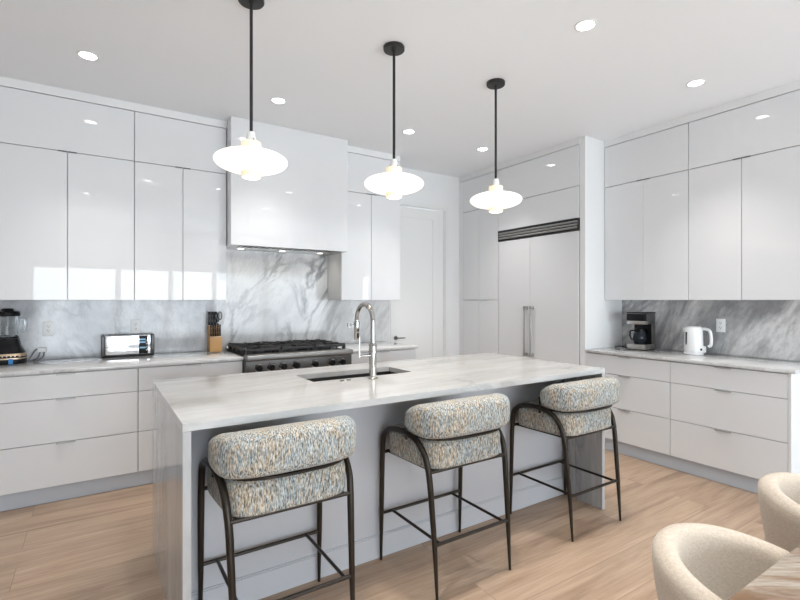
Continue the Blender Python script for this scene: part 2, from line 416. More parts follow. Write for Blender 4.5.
# stone on the walls and the counters
bm = B(-.62, .9655, YW - .0195, YW - .0005, ZC + .0005, ZB + .05)
tag(obj('marble_backsplash', bm, M['stone_left'], smooth=False), 'grey streaked marble backsplash behind the blender and toaster', 'backsplash')
bm = wall_grid(bmesh.new(), 'x', .9665, 2.861, ZC + .0005, 1.95, YW - .0195, YW - .0005, [(2.0785, 2.861, ZB + .002, 1.95)])
tag(obj('marble_backsplash', bm, M['stone_range'], smooth=False), 'white marble backsplash with steep dark veins behind the range', 'backsplash')
bm = B(XW - .0195, XW - .0005, 1.195, YP0 - .001, ZC + .0005, ZB + .05)
tag(obj('marble_backsplash', bm, M['stone_right'], smooth=False), 'dark grey veined marble backsplash behind the coffee maker and kettle', 'backsplash')
tag(obj('worktop', B(-.625, 1.0155, YB - .02, YW - .0005, ZCU, ZC, bev=.002), M['stone_counter']), 'pale marble worktop holding the blender, toaster and knife block', 'worktop')
tag(obj('worktop', B(1.992, 2.782, YB - .02, YW - .0005, ZCU, ZC, bev=.002), M['stone_counter']), 'short pale marble worktop right of the range', 'worktop')
tag(obj('worktop', B(XB - .016, XW - .0005, 1.192, YP0 - .001, ZCU, ZC, bev=.002), M['stone_counter']), 'pale marble worktop holding the coffee maker and kettle', 'worktop')

# ---- range hood
HX0, HX1, HZ = .9655, 2.0765, 1.8646
t = thing('range_hood', 'white boxed range hood above the black gas range', 'range hood', ((HX0 + HX1) / 2, YH, HZ))
bm = bmesh.new()
box(bm, HX0, HX1, YH, YH + .018, HZ, ZCE - .001, bev=.0015, seg=1); box(bm, HX0, HX0 + .018, YH + .018, YW - .021, HZ, ZCE - .001); box(bm, HX1 - .018, HX1, YH + .018, YW - .021, HZ, ZCE - .001)
box(bm, HX0 + .018, HX1 - .018, YH + .018, YW - .021, ZCE - .03, ZCE - .001)
obj('body', bm, M['gloss'], t)
hy0, hy1 = YH + .02, YW - .023
bm = wall_grid(bmesh.new(), 'x', 0, 1, 0, 1, 0, 1, [(0, 1, 0, 1)])
for q in ((HX0 + .019, HX1 - .019, hy0, hy0 + .02), (HX0 + .019, HX1 - .019, hy1 - .22, hy1), (HX0 + .019, HX0 + .09, hy0 + .02, hy1 - .22), (HX1 - .09, HX1 - .019, hy0 + .02, hy1 - .22)):
    box(bm, *q, HZ + .003, HZ + .03)
obj('liner', bm, M['steel'], t, smooth=False)
obj('filter', B(HX0 + .09, HX1 - .09, hy0 + .02, hy1 - .22, HZ + .03, HZ + .04), M['slot'], t, smooth=False)
fl = t.children[-1]
bm = bmesh.new(); n_ = 17
for i in range(n_):
    x = HX0 + .10 + (HX1 - HX0 - .2) * (i + .5) / n_
    box(bm, x - .016, x + .016, hy0 + .022, hy1 - .222, HZ + .006, HZ + .014)
obj('baffle', bm, M['dsteel'], fl, smooth=False)
for x in (HX0 + .16, (HX0 + HX1) / 2, HX1 - .16):
    l = obj('hood_lamp', L(disc_prof(.035, 0, .006), (x, hy1 - .17, HZ + .0005), 24), M['steel'], t)
    obj('lamp_lens', L(disc_prof(.028, -.002, .001, .0005), (x, hy1 - .17, HZ + .0003), 24), M['hoodlens'], l)
    ld = bpy.data.lights.new('hood_bulb', 'SPOT'); ld.energy = .8; ld.color = (1, .93, .82); ld.spot_size = R(150); ld.spot_blend = .8; ld.shadow_soft_size = .02
    lo = bpy.data.objects.new('hood_bulb', ld); COL.objects.link(lo); lo.parent = t
    lo.location = ORG[t.name].inverted() @ Vector((x, hy1 - .17, HZ - .012))

# ---- gas range
RX0, RX1, RYF = 1.020, 1.988, 3.905
t = thing('gas_range', 'stainless steel gas range with black cast iron grates under the hood', 'range', ((RX0 + RX1) / 2, RYF, 0))
obj('body', B(RX0, RX1, RYF + .02, YW - .022, .06, .905), M['dsteel'], t, smooth=False)
obj('toe_kick', B(RX0 + .01, RX1 - .01, RYF + .07, RYF + .1, .001, .058), M['grille'], t, smooth=False)
dd = obj('oven_door', B(RX0 + .004, RX1 - .004, RYF - .01, RYF + .019, .19, .755, bev=.004), M['steel'], t)
obj('oven_window', B(RX0 + .2, RX1 - .2, RYF - .012, RYF - .0105, .33, .6), M['black'], dd, smooth=False)
bm = T([(RX0 + .05, RYF - .06, .715), (RX1 - .05, RYF - .06, .715)], .013)
for x in (RX0 + .1, RX1 - .1): tube(bm, [(x, RYF - .06, .715), (x, RYF - .008, .715)], .009)
obj('oven_handle', bm, M['steel'], dd)
obj('kick_drawer', B(RX0 + .004, RX1 - .004, RYF - .004, RYF + .019, .062, .186, bev=.003), M['steel'], t)
obj('control_panel', B(RX0 + .002, RX1 - .002, RYF - .012, RYF + .019, .760, .885, bev=.003), M['panelsteel'], t)
cp = t.children[-1]
bm = bmesh.new()
box(bm, RX0 - .0, RX1 + .0, RYF - .045, RYF + .07, .888, .934, bev=.012, seg=4)
obj('front_rail', bm, M['railsteel'], t)
for kx in (.10, .20, .30, .41, .575, .73, .83):
    x = RX0 + kx * (RX1 - RX0) / .93
    mt = Matrix.Translation((x, RYF - .0125, .824)) @ Matrix.Rotation(R(90), 4, 'X')
    bz = obj('knob_bezel', L(disc_prof(.036, 0, .007), n=28, mat=mt), M['nickel'], t)
    bm = L([(0, .007), (.027, .007), (.0285, .012), (.026, .036), (.023, .039), (0, .039)], n=24, mat=mt)
    box(bm, x - .004, x + .004, RYF - .060, RYF - .0515, .799, .849)
    obj('knob', bm, M['black'], bz)
obj('burner_tray', B(RX0 + .006, RX1 - .006, RYF + .072, YW - .024, .906, .921, bev=.003), M['black'], t)
gy0, gy1 = RYF + .085, YW - .075
gw = (RX1 - RX0 - .03) / 3
for i in range(3):
    x0 = RX0 + .015 + i * gw + .003; x1 = x0 + gw - .006
    zt0, zt1 = .958, .981
    bm = bmesh.new()
    for (a, b_, c, d) in ((x0, x1, gy0, gy0 + .016), (x0, x1, gy1 - .016, gy1), (x0, x0 + .016, gy0, gy1), (x1 - .016, x1, gy0, gy1), (x0, x1, (gy0 + gy1) / 2 - .008, (gy0 + gy1) / 2 + .008)):
        box(bm, a, b_, c, d, zt0 - .006, zt1 - .006, bev=.003, seg=1)
    for (bx, by) in ((.5, .25), (.5, .75)):
        cx = x0 + (x1 - x0) * bx; cy = gy0 + (gy1 - gy0) * by
        for k in range(8):
            a = k * math.pi / 4
            m_ = Matrix.Translation((cx, cy, 0)) @ Matrix.Rotation(a, 4, 'Z')
            rr = min((x1 - x0) / 2 / max(abs(math.cos(a)), 1e-3), (gy1 - gy0) / 4 / max(abs(math.sin(a)), 1e-3))
            box(bm, .035, rr - .004, -.006, .006, zt0 + .001, zt1 + .002, bev=.002, seg=1, mat=m_)
            box(bm, rr - .028, rr - .012, -.006, .006, .922, zt0 + .002, mat=m_)
    for (a, c) in ((x0, gy0), (x1 - .016, gy0), (x0, gy1 - .016), (x1 - .016, gy1 - .016)):
        box(bm, a, a + .016, c, c + .016, .9215, zt0)
    obj('grate', bm, M['iron'], t)
    for by in (.25, .75):
        cx = (x0 + x1) / 2; cy = gy0 + (gy1 - gy0) * by
        obj('burner', L([(0, .9212), (.055, .9212), (.055, .929), (.042, .931), (.042, .937), (.039, .939), (0, .939)], (cx, cy, 0), 28), M['iron'], t)
obj('back_guard', B(RX0 + .006, RX1 - .006, YW - .060, YW - .024, .9215, .955, bev=.004), M['steel'], t)

# ---- fridge, its grille and the cabinets around it
FX = 3.925; FY0, FY1, FYS = 2.868, 3.961, 3.480
DPT = XW - .002
t = thing('refrigerator', 'built-in white panelled refrigerator with two long steel handles', 'refrigerator', (FX, (FY0 + FY1) / 2, 0))
obj('body', B(FX + .023, DPT, FY0 + .004, FY1 - .004, .02, 2.184), M['grille'], t, smooth=False)
for y0, y1, hy in ((FYS + .0015, FY1 - .007, FYS + .043), (FY0 + .006, FYS - .0015, FYS - .043)):
    d = obj('door', B(FX, FX + .021, y0, y1, .115, 2.062, bev=.0015, seg=1), M['gloss'], t)
    bm = B(FX - .052, FX - .038, hy - .009, hy + .009, .780, 1.325, bev=.003)
    for z in (.80, 1.305): box(bm, FX - .052, FX - .0005, hy - .013, hy + .013, z - .016, z + .016, bev=.002)
    obj('handle', bm, M['steel'], d)
g = obj('vent_grille', B(FX + .012, FX + .022, FY0 + .004, FY1 - .004, 2.066, 2.186), M['slot'], t, smooth=False)
bm = bmesh.new()
y0, y1 = FY0 + .004, FY1 - .004
for q in ((y0, y1, 2.066, 2.074), (y0, y1, 2.178, 2.186), (y0, y0 + .01, 2.074, 2.178), (y1 - .01, y1, 2.074, 2.178)): box(bm, FX - .004, FX + .0118, *q)
obj('grille_frame', bm, M['grille'], g, smooth=False)
for k in range(3):
    z = 2.097 + k * .029
    obj('louver', B(-.010, .010, y0 + .011, y1 - .011, -.0045, .0045, mat=Matrix.Translation((FX + .001, 0, z)) @ Matrix.Rotation(R(40), 4, 'Y')), M['alu'], g, smooth=False)
obj('toe_kick', B(FX + .03, FX + .045, FY0 + .004, FY1 - .004, .001, .11), M['toe'], t, smooth=False)
t = thing('bridge_cabinet', 'long white lift-up cabinet above the refrigerator and pantry', 'cabinet', (FX, 3.7, 2.19))
obj('body', B(FX + .023, DPT, YP1 + .003, 4.588, 2.505, ZT), M['carcass'], t, smooth=False)
obj('lift_up_door', B(FX, FX + .021, YP1 + .004, 4.588, ZM + .003, ZT, bev=.0015, seg=1), M['gloss'], t)
obj('filler_panel', B(FX, FX + .021, FY0 + .004, FY1 - .003, 2.190, ZM - .002, bev=.0015, seg=1), M['gloss'], t)
t = thing('pantry_cabinet', 'tall narrow white pantry cabinet left of the refrigerator', 'cabinet', (FX, 4.27, 0))
obj('body', B(FX + .023, DPT, FY1 + .001, 4.588, Z0, ZM), M['carcass'], t, smooth=False)
obj('toe_kick', B(FX + .03, FX + .045, FY1 + .001, 4.588, .001, Z0 - .002), M['toe'], t, smooth=False)
for y0, y1 in ((FY1 + .001, 4.283), (4.287, 4.588)):
    obj('door', B(FX, FX + .021, y0, y1, ZB + .004, ZM - .002, bev=.0015, seg=1), M['gloss'], t)
    d = obj('door', B(FX, FX + .021, y0, y1, Z0, ZB - .003, bev=.0015, seg=1), M['gloss'], t)
    c = y0 + .09 if y0 > 4.1 else y1 - .09
    obj('edge_pull', B(FX - .012, FX + .02, c - .05, c + .05, ZB - .0025, ZB + .0005), M['alu'], d, smooth=False)
tag(obj('end_panel', B(XB - .006, DPT, YP0, YP1, 0.001, ZCE - .001, bev=.0015, seg=1), M['wall']), 'full height white end panel between the refrigerator and the right counter', 'panel')

# ================================================================ ISLAND
IX0, IX1, IY0, IY1, IZ, IT = .2631, 2.8328, 1.8703, 2.9693, .933, .030
SX0, SX1, SY0, SY1 = 1.008, 1.673, 2.442, 2.722
t = thing('kitchen_island', 'white kitchen island with a marble waterfall top', 'kitchen island', ((IX0 + IX1) / 2, (IY0 + IY1) / 2, 0))
# slab with a sink cut-out
def slab_with_hole(x0, x1, y0, y1, z0, z1, hx0, hx1, hy0, hy1):
    bm = bmesh.new()
    xs = [x0, hx0, hx1, x1]; ys = [y0, hy0, hy1, y1]
    V = {}
    for i, x in enumerate(xs):
        for j, y in enumerate(ys):
            for k, z in enumerate((z0, z1)): V[i, j, k] = bm.verts.new((x, y, z))
    for i in range(3):
        for j in range(3):
            if i == 1 and j == 1: continue
            bm.faces.new([V[i, j, 1], V[i + 1, j, 1], V[i + 1, j + 1, 1], V[i, j + 1, 1]])
            bm.faces.new([V[i, j, 0], V[i, j + 1, 0], V[i + 1, j + 1, 0], V[i + 1, j, 0]])
    for i in range(3):
        bm.faces.new([V[i, 0, 0], V[i + 1, 0, 0], V[i + 1, 0, 1], V[i, 0, 1]]); bm.faces.new([V[i, 3, 1], V[i + 1, 3, 1], V[i + 1, 3, 0], V[i, 3, 0]])
        bm.faces.new([V[0, i, 1], V[0, i + 1, 1], V[0, i + 1, 0], V[0, i, 0]]); bm.faces.new([V[3, i, 0], V[3, i + 1, 0], V[3, i + 1, 1], V[3, i, 1]])
    bm.faces.new([V[1, 1, 1], V[1, 1, 0], V[2, 1, 0], V[2, 1, 1]]); bm.faces.new([V[1, 2, 0], V[1, 2, 1], V[2, 2, 1], V[2, 2, 0]])
    bm.faces.new([V[1, 1, 0], V[1, 1, 1], V[1, 2, 1], V[1, 2, 0]]); bm.faces.new([V[2, 1, 1], V[2, 1, 0], V[2, 2, 0], V[2, 2, 1]])
    return bm
bm = slab_with_hole(IX0, IX1, IY0, IY1, IZ - IT, IZ, SX0, SX1, SY0, SY1)
es = [e for e in bm.edges if len(e.link_faces) == 2 and e.calc_face_angle(0) > .5 and all(v.co.z > IZ - .001 for v in e.verts)]
bmesh.ops.bevel(bm, geom=es, offset=.0025, segments=2, affect='EDGES')
obj('countertop', bm, M['stone_top'], t)
for x0 in (IX0, IX1 - IT):
    obj('waterfall_panel', B(x0, x0 + IT, IY0, IY1, .001, IZ - IT - .0005, bev=.0015, seg=1), M['stone_side'], t)
IYB = 2.184
bm = bmesh.new()
ix0, ix1 = IX0 + IT + .001, IX1 - IT - .001
box(bm, ix0, ix1, IYB, IYB + .02, .002, IZ - IT - .001)
box(bm, ix0, ix1, IY1 - .04, IY1 - .02, .1, IZ - IT - .001); box(bm, ix0, ix0 + .02, IYB + .02, IY1 - .04, .1, IZ - IT - .001); box(bm, ix1 - .02, ix1, IYB + .02, IY1 - .04, .1, IZ - IT - .001)
box(bm, ix0 + .02, ix1 - .02, IYB + .02, IY1 - .04, .1, .118)
obj('body', bm, M['islandp'], t, smooth=False)
bm = B(ix0, ix1, IYB - .012, IYB - .0005, .002, .118); box(bm, ix0, ix1, IYB - .007, IYB - .0005, .118, .125)
obj('baseboard', bm, M['islandp'], t, smooth=False)
obj('toe_kick', B(ix0, ix1, IY1 - .09, IY1 - .075, .002, .1), M['toe'], t, smooth=False)
for k in range(4):
    x0 = ix0 + (ix1 - ix0) * k / 4; x1 = ix0 + (ix1 - ix0) * (k + 1) / 4
    obj('door', B(x0 + .002, x1 - .002, IY1 - .0195, IY1 - .002, .112, IZ - IT - .004), M['gloss'], t, smooth=False)
# sink
t = thing('sink', 'stainless undermount sink set into the island top', 'sink', ((SX0 + SX1) / 2, (SY0 + SY1) / 2, .70))
bm = bmesh.new(); zt, zb = IZ - IT - .001, .70
e = .012; a0, a1, c0, c1 = SX0 - .006, SX1 + .006, SY0 - .006, SY1 + .006
box(bm, a0 - e, a0, c0 - e, c1 + e, zb, zt); box(bm, a1, a1 + e, c0 - e, c1 + e, zb, zt)
box(bm, a0, a1, c0 - e, c0, zb, zt); box(bm, a0, a1, c1, c1 + e, zb, zt); box(bm, a0, a1, c0, c1, zb, zb + .006)
obj('basin', bm, M['sinkm'], t, smooth=False)
obj('drain', L([(0, .004), (.02, .004), (.034, .002), (.045, .003), (.045, 0), (0, 0)], ((a0 + a1) / 2, (c0 + c1) / 2 + .05, zb + .0065), 28), M['nickel'], t)
# faucet
fx, fy = 1.341, 2.361
t = thing('kitchen_faucet', 'tall polished nickel gooseneck faucet standing at the sink', 'faucet', (fx, fy, IZ))
obj('base', L([(0, .0005), (.030, .0005), (.031, .004), (.027, .010), (.0215, .014), (.0215, .150), (.029, .152), (.029, .160), (.0225, .162), (.0225, .200), (.020, .206), (.0145, .207), (.0145, .215), (0, .215)], (fx, fy, IZ), 32), M['nickel'], t)
arc = [(fx, fy, IZ + .206), (fx, fy, 1.2)] + [(fx, fy + .1 - .1 * math.cos(a), 1.262 + .1 * math.sin(a)) for a in [i * math.pi / 16 for i in range(17)]] + [(fx, fy + .2, 1.25)]
obj('spout', T(arc, .0135, 16), M['nickel'], t)
hd = obj('spray_head', L([(0, 0), (.0145, 0), (.0165, .004), (.0165, .098), (.0185, .100), (.0185, .110), (.014, .114), (0, .114)], (fx, fy + .2, 1.143), 24), M['nickel'], t)
bm = B(fx - .006, fx + .006, fy + .2 - .0185, fy + .2 - .015, 1.155, 1.185, bev=.001); box(bm, fx - .006, fx + .006, fy + .2 - .0185, fy + .2 - .015, 1.195, 1.212, bev=.001)
mt = Matrix.Translation((0, 0, 0))
obj('spray_button', bm, M['black'], hd)
bm = bmesh.new()
cx_, cy_, cz_ = fx, fy + .2, 1.238
tube(bm, [(cx_ - .014, cy_, cz_), (cx_ - .036, cy_, cz_)], .005)
lathe(bm, [(.010, -.005), (.0165, -.005), (.0165, .005), (.010, .005), (.010, -.005)], n=20, mat=Matrix.Translation((cx_ - .047, cy_, cz_)) @ Matrix.Rotation(R(90), 4, 'X') )
obj('dock_ring', bm, M['dsteel'], hd)
a = R(118); px_, pz_ = fy + .1 - .1 * math.cos(R(62)), 1.262 + .1 * math.sin(R(62))
obj('spout_ring', T([(fx, px_ - .006, pz_ - .0035), (fx, px_ + .006, pz_ + .0035)], .0165, 20), M['nickel'], t)
bm = T([(fx - .018, fy, IZ + .135), (fx - .086, fy, IZ + .135)], [.010, .008])
tube(bm, [(fx - .086, fy, IZ + .128), (fx - .086, fy, IZ + .245)], [.0045, .0028], 8)
obj('lever', bm, M['nickel'], t)
for k, (x, y) in enumerate(((1.150, 2.372), (1.192, 2.372))):
    o = obj('sink_button', L([(0, 0), (.013, 0), (.0135, .004), (.010, .009), (0, .010)], (x, y, IZ + .0005), 20), M['nickel'])
    tag(o, ['small nickel push button on the island beside the sink, left of the pair', 'small nickel push button on the island, nearer the faucet'][k], 'button', 'push buttons by the sink')

# ================================================================ STOOLS
def superpath(rx, ry, n, a0, a1, k):
    out = []
    for i in range(k + 1):
        a = a0 + (a1 - a0) * i / k
        c, s_ = math.cos(a), math.sin(a)
        out.append((rx * math.copysign(abs(c) ** (2 / n), c), ry * math.copysign(abs(s_) ** (2 / n), s_)))
    return out
def resample(P, n):
    d = [0]
    for a, b_ in zip(P, P[1:]): d.append(d[-1] + math.dist(a, b_))
    out = []
    for i in range(n + 1):
        t = d[-1] * i / n; j = 0
        while j < len(P) - 2 and d[j + 1] < t: j += 1
        f = (t - d[j]) / max(d[j + 1] - d[j], 1e-9)
        out.append(tuple(P[j][q] + (P[j + 1][q] - P[j][q]) * f for q in range(len(P[0]))))
    return out
def sweep_plan(path, prof_at):
    """sweep a closed (offset, z) outline along a plan path; offset is measured inwards; rounded closed ends"""
    bm = bmesh.new(); rings = []
    n = len(path)
    for i, (x, y) in enumerate(path):
        ax, ay = path[max(i - 1, 0)]; bx_, by_ = path[min(i + 1, n - 1)]
        tx, ty = bx_ - ax, by_ - ay; l = math.hypot(tx, ty); tx /= l; ty /= l
        nx, ny = -ty, tx
        rings.append([bm.verts.new((x + nx * o, y + ny * o, z)) for o, z in prof_at(i / (n - 1))])
    k = len(rings[0])
    for a, b_ in zip(rings, rings[1:]):
        for j in range(k): bm.faces.new((a[j], a[(j + 1) % k], b_[(j + 1) % k], b_[j]))
    bm.faces.new(rings[0]); bm.faces.new(list(reversed(rings[-1])))
    return bm
def sup_outline(cx, cz, hx, hz, n, k=28):
    return [(cx + x, cz + z) for x, z in superpath(hx, hz, n, 0, 2 * math.pi * (1 - 1 / k), k - 1)]
def make_stool(label):
    t = thing('bar_stool', label, 'stool', (0, 0, 0), 0, 'bar stools along the island')
    ORG[t.name] = Matrix.Identity(4)
    # seat
    bm = bmesh.new()
    pl = superpath(1, 1, 5.5, 0, 2 * math.pi * (1 - 1 / 72), 71)
    lev = [(.95, .584), (.985, .588), (1.0, .60), (1.0, .65), (.998, .685), (.98, .705), (.93, .718), (.75, .725), (.35, .728)]
    rings = []
    for s_, z in lev:
        rings.append([bm.verts.new((x * .256 * s_ * (1 + .05 * y), .205 * y * s_ + .010, z)) for x, y in pl])
    for a, b_ in zip(rings, rings[1:]):
        for j in range(72): bm.faces.new((a[j], a[(j + 1) % 72], b_[(j + 1) % 72], b_[j]))
    bm.faces.new(rings[-1]); bm.faces.new(list(reversed(rings[0])))
    obj('seat', bm, M['tweed'], t, local=True, angle=80)
    # crescent backrest cushion, lofted from side to side
    bm = bmesh.new(); rings = []; RX, RYB = .292, .262
    N = 56
    for i in range(N + 1):
        x = -math.cos(math.pi * (i + .5 if i in (0,) else i - .5 if i == N else i) / N) * RX
        q = abs(x) / RX
        yo = -RYB * max(0, 1 - q ** 3.6) ** (1 / 2.6) - .035 * q ** 4
        yi = -RYB + .118 + (RYB - .118 - .035) * q ** 2.6
        yi = max(yi, yo + .012)
        e = max(0, 1 - q); f = min(1, math.sqrt(max(0, 1 - (1 - min(1, e / .16)) ** 2)))
        hz = .086 * (.50 + .50 * f)
        rings.append([bm.verts.new((x, y_, z_)) for y_, z_ in sup_outline((yo + yi) / 2, .824 - .016 * q ** 2.5, (yi - yo) / 2, hz - .012 * q ** 2.5, 3.2, 32)])
    for a, b_ in zip(rings, rings[1:]):
        for j in range(32): bm.faces.new((a[j], a[(j + 1) % 32], b_[(j + 1) % 32], b_[j]))
    bm.faces.new(rings[0]); bm.faces.new(list(reversed(rings[-1])))
    obj('backrest', bm, M['tweed'], t, local=True, angle=80)
    # flat steel band carrying the backrest
    P2 = resample(superpath(.255, .226, 3.0, R(188), R(352), 160), 60)
    P2 = [(x, y - .003) for x, y in P2]
    obj('back_band', sweep_plan(P2, lambda u: [(-.004, .7255), (.022, .7255), (.022, .7345), (-.004, .7345)]), M['bronze'], t, local=True)
    for s_ in (-1, 1):
        obj('back_support', T([(s_ * .268, -.015, .70), (s_ * .270, -.012, .80)], .006, 8), M['bronze'], t, local=True)
    # side hoops: each is a front and a rear leg joined by an arch
    for s_ in (-1, 1):
        rear = [(s_ * .235, -.222, .0), (s_ * .237, -.205, .25), (s_ * .244, -.180, .52)]
        arch = spline([(s_ * .247, -.172, .58), (s_ * .252, -.150, .650), (s_ * .258, -.095, .707), (s_ * .264, -.015, .730), (s_ * .268, .075, .729), (s_ * .270, .145, .714), (s_ * .2715, .190, .680), (s_ * .272, .203, .630)], 6)
        front = [(s_ * .273, .210, .52), (s_ * .273, .216, .25), (s_ * .273, .220, 0)]
        h = len(arch) // 2
        for part in ((rear + arch[:h + 1]), (arch[h:] + front)):
            rad = []
            for (x, y, z) in part: rad.append(.0065 + (.0145 - .0065) * min(1, z / .34))
            obj('leg', T(part, rad, 14), M['bronze'], t, local=True)
    # seat rails
    bm = T([(-.245, -.176, .580), (.245, -.176, .580)], .009, 10); tube(bm, [(-.270, .202, .580), (.270, .202, .580)], .009, 10)
    for s_ in (-1, 1): tube(bm, [(s_ * .215, -.172, .580), (s_ * .235, .200, .580)], .009, 10)
    obj('seat_rail', bm, M['bronze'], t, local=True)
    # foot rest bars
    bm = T([(-.237, -.205, .250), (.237, -.205, .250)], .0085, 10); tube(bm, [(-.273, .216, .250), (.273, .216, .250)], .0085, 10)
    for s_ in (-1, 1): tube(bm, [(s_ * .205, -.203, .250), (s_ * .205, .214, .250)], .0075, 10)
    obj('foot_rest', bm, M['bronze'], t, local=True)
    return t
st = make_stool('tweed bar stool nearest the camera, at the left end of the island')
st.location = (.647, 1.935, 0.0005)
dup(st, (1.548, 1.935, .0005), label='tweed bar stool in the middle of the row at the island')
dup(st, (2.528, 1.940, .0005), label='tweed bar stool at the right end of the island, nearest the fridge')

# ================================================================ LIGHTS
def pendant(x, y, label):
    t = thing('pendant_lamp', label, 'lamp', (x, y, ZCE), 0, 'pendant lamps over the island')
    obj('canopy', L([(0, ZCE - .0005), (.064, ZCE - .0005), (.066, ZCE - .004), (.066, ZCE - .022), (.063, ZCE - .026), (.012, ZCE - .027), (.010, ZCE - .04), (0, ZCE - .04)], (x, y, 0), 36), M['blackm'], t)
    obj('rod', T([(x, y, ZCE - .03), (x, y, 2.258)], .0085, 12), M['blackm'], t)
    obj('socket', L([(0, 2.264), (.018, 2.264), (.021, 2.258), (.021, 2.240), (.025, 2.238), (.025, 2.2125), (0, 2.2125)], (x, y, 0), 28), M['acryl'], t)
    bm = bmesh.new()
    for k in range(3):
        a = k * 2 * math.pi / 3 + .6
        tube(bm, [(x + .036 * math.cos(a), y + .036 * math.sin(a), 2.205), (x + .036 * math.cos(a), y + .036 * math.sin(a), 2.221)], .004, 8)
    obj('screw', bm, M['nickel'], t)
    obj('upper_collar', L([(0, 2.212), (.047, 2.212), (.050, 2.209), (.051, 2.17), (.051, 2.150), (0, 2.150)], (x, y, 0), 36), M['collar'], t)
    pr_ = []
    for i in range(25):
        a = math.pi / 2 - math.pi * i / 24
        pr_.append((max(.186 * math.cos(a) ** .9 if math.cos(a) > 0 else 0, 0), 2.112 + (.052 if a > 0 else .058) * math.sin(a)))
    pr_[0] = (0, pr_[0][1]); pr_[-1] = (0, pr_[-1][1])
    obj('shade', L(pr_, (x, y, 0), 64), M['opal'], t)
    obj('lower_collar', L([(.044, 2.066), (.053, 2.062), (.050, 2.028), (.044, 2.028), (.044, 2.066)], (x, y, 0), 36), M['collar'], t)
    obj('diffuser', L(disc_prof(.043, 2.024, 2.036), (x, y, 0), 32), M['bulbdisc'], t)
    ld = bpy.data.lights.new('pendant_bulb', 'SPOT'); ld.energy = 9; ld.color = (1, .78, .52); ld.shadow_soft_size = .04; ld.spot_size = R(120); ld.spot_blend = 1.0
    lo = bpy.data.objects.new('pendant_bulb', ld); COL.objects.link(lo); lo.parent = t; lo.location = (0, 0, 2.015 - ZCE)
pendant(.677, 2.476, 'opal glass pendant lamp on a black rod, nearest the range hood on the left')
pendant(1.556, 2.472, 'middle opal glass pendant lamp over the island')
pendant(2.428, 2.472, 'opal glass pendant lamp hanging before the refrigerator')
def downlight(x, y, label, first=[None]):
    if first[0] is None:
        t = thing('recessed_downlight', label, 'ceiling light', (x, y, ZCE), 0, 'recessed downlights')
        obj('trim_ring', L([(.047, -.0005), (.062, -.0005), (.061, -.004), (.050, -.005), (.047, -.0005)], (x, y, ZCE), 36), M['doorp'], t)
        obj('lens', L([(0, -.0008), (.047, -.0008), (.046, -.0025), (0, -.003)], (x, y, ZCE), 36), M['lens'], t)
        ld = bpy.data.lights.new('downlight_bulb', 'SPOT'); ld.energy = DOWN; ld.color = (1, .965, .925); ld.spot_size = R(90); ld.spot_blend = 1.0; ld.shadow_soft_size = .05
        lo = bpy.data.objects.new('downlight_bulb', ld); COL.objects.link(lo); lo.parent = t; lo.location = (0, 0, -.008)
        first[0] = t
    else: dup(first[0], (x, y, ZCE), label=label)
downlight(-.048, 3.635, 'recessed ceiling downlight at the far left, above the toaster counter')
downlight(1.207, 3.635, 'recessed ceiling downlight between the left and middle pendant rods, before the hood')
downlight(2.455, 3.640, 'recessed ceiling downlight just right of the middle pendant rod')
downlight(3.386, 3.640, 'recessed ceiling downlight left of the right pendant rod, near the pantry corner')
downlight(2.359, 1.680, 'largest recessed ceiling downlight, at the top right of centre')
downlight(3.659, 1.690, 'recessed ceiling downlight nearest the right wall cabinets')
for x, y in ((.56, 1.62), (1.45, 1.62), (-.13, .30), (1.19, .30), (2.45, .30), (.47, -1.45), (2.4, -1.45)):
    downlight(x, y, 'recessed ceiling downlight above or behind the viewer, out of the frame')

# ================================================================ THINGS ON THE COUNTERS
# ---- outlets
def outlet(loc, rot, label, decora=False):
    t = thing('wall_outlet', label, 'outlet', loc, rot, 'wall outlets in the backsplash')
    ORG[t.name] = Matrix.Identity(4)
    obj('cover_plate', B(-.036, .036, -.006, -.0005, -.058, .058, bev=.002), M['outlet'], t)
    if decora:
        s_ = obj('socket', B(-.017, .017, -.008, -.0062, -.034, .034, bev=.001), M['outlet'], t); zs = (-.016, .016)
    else:
        bm = bmesh.new()
        for z in (-.021, .021): box(bm, -.017, .017, -.008, -.0062, z - .014, z + .014, bev=.002)
        s_ = obj('socket', bm, M['outlet'], t); zs = (-.021, .021)
    bm = bmesh.new()
    for z in zs:
        for x in (-.006, .006): box(bm, x - .0012, x + .0012, -.0086, -.0078, z - .001, z + .009)
        box(bm, -.0025, .0025, -.0086, -.0078, z - .010, z - .005)
    obj('slot', bm, M['slot'], s_)
outlet((-.322, YW - .0195, 1.160), 0, 'white wall outlet in the backsplash beside the blender', True)
outlet((.282, YW - .0195, 1.158), 0, 'white wall outlet in the backsplash just above the toaster')
outlet((XW - .0195, 1.893, 1.168), R(-90), 'white wall outlet in the right backsplash beside the kettle')

# ---- blender
bx, by = -.56, 4.525
t = thing('blender', 'black countertop blender with a clear glass jar at the left edge', 'blender', (bx, by, ZC))
z = ZC + .001
def taper(prof, sx, sy, c, n=4.0, k=48):
    """stack of superellipse rings"""
    bm = bmesh.new(); pl = superpath(1, 1, n, 0, 2 * math.pi * (1 - 1 / k), k - 1); rr = []
    for s_, zz in prof: rr.append([bm.verts.new((c[0] + x * sx * s_, c[1] + y * sy * s_, c[2] + zz)) for x, y in pl])
    for a, b_ in zip(rr, rr[1:]):
        for j in range(k): bm.faces.new((a[j], a[(j + 1) % k], b_[(j + 1) % k], b_[j]))
    bm.faces.new(rr[-1]); bm.faces.new(list(reversed(rr[0]))); return bm
bs = obj('motor_base', taper([(.98, 0), (1.0, .006), (1.0, .05), (.93, .085), (.72, .13), (.64, .17), (.62, .186)], .112, .105, (bx, by, z), 3.2), M['black'], t, angle=50)
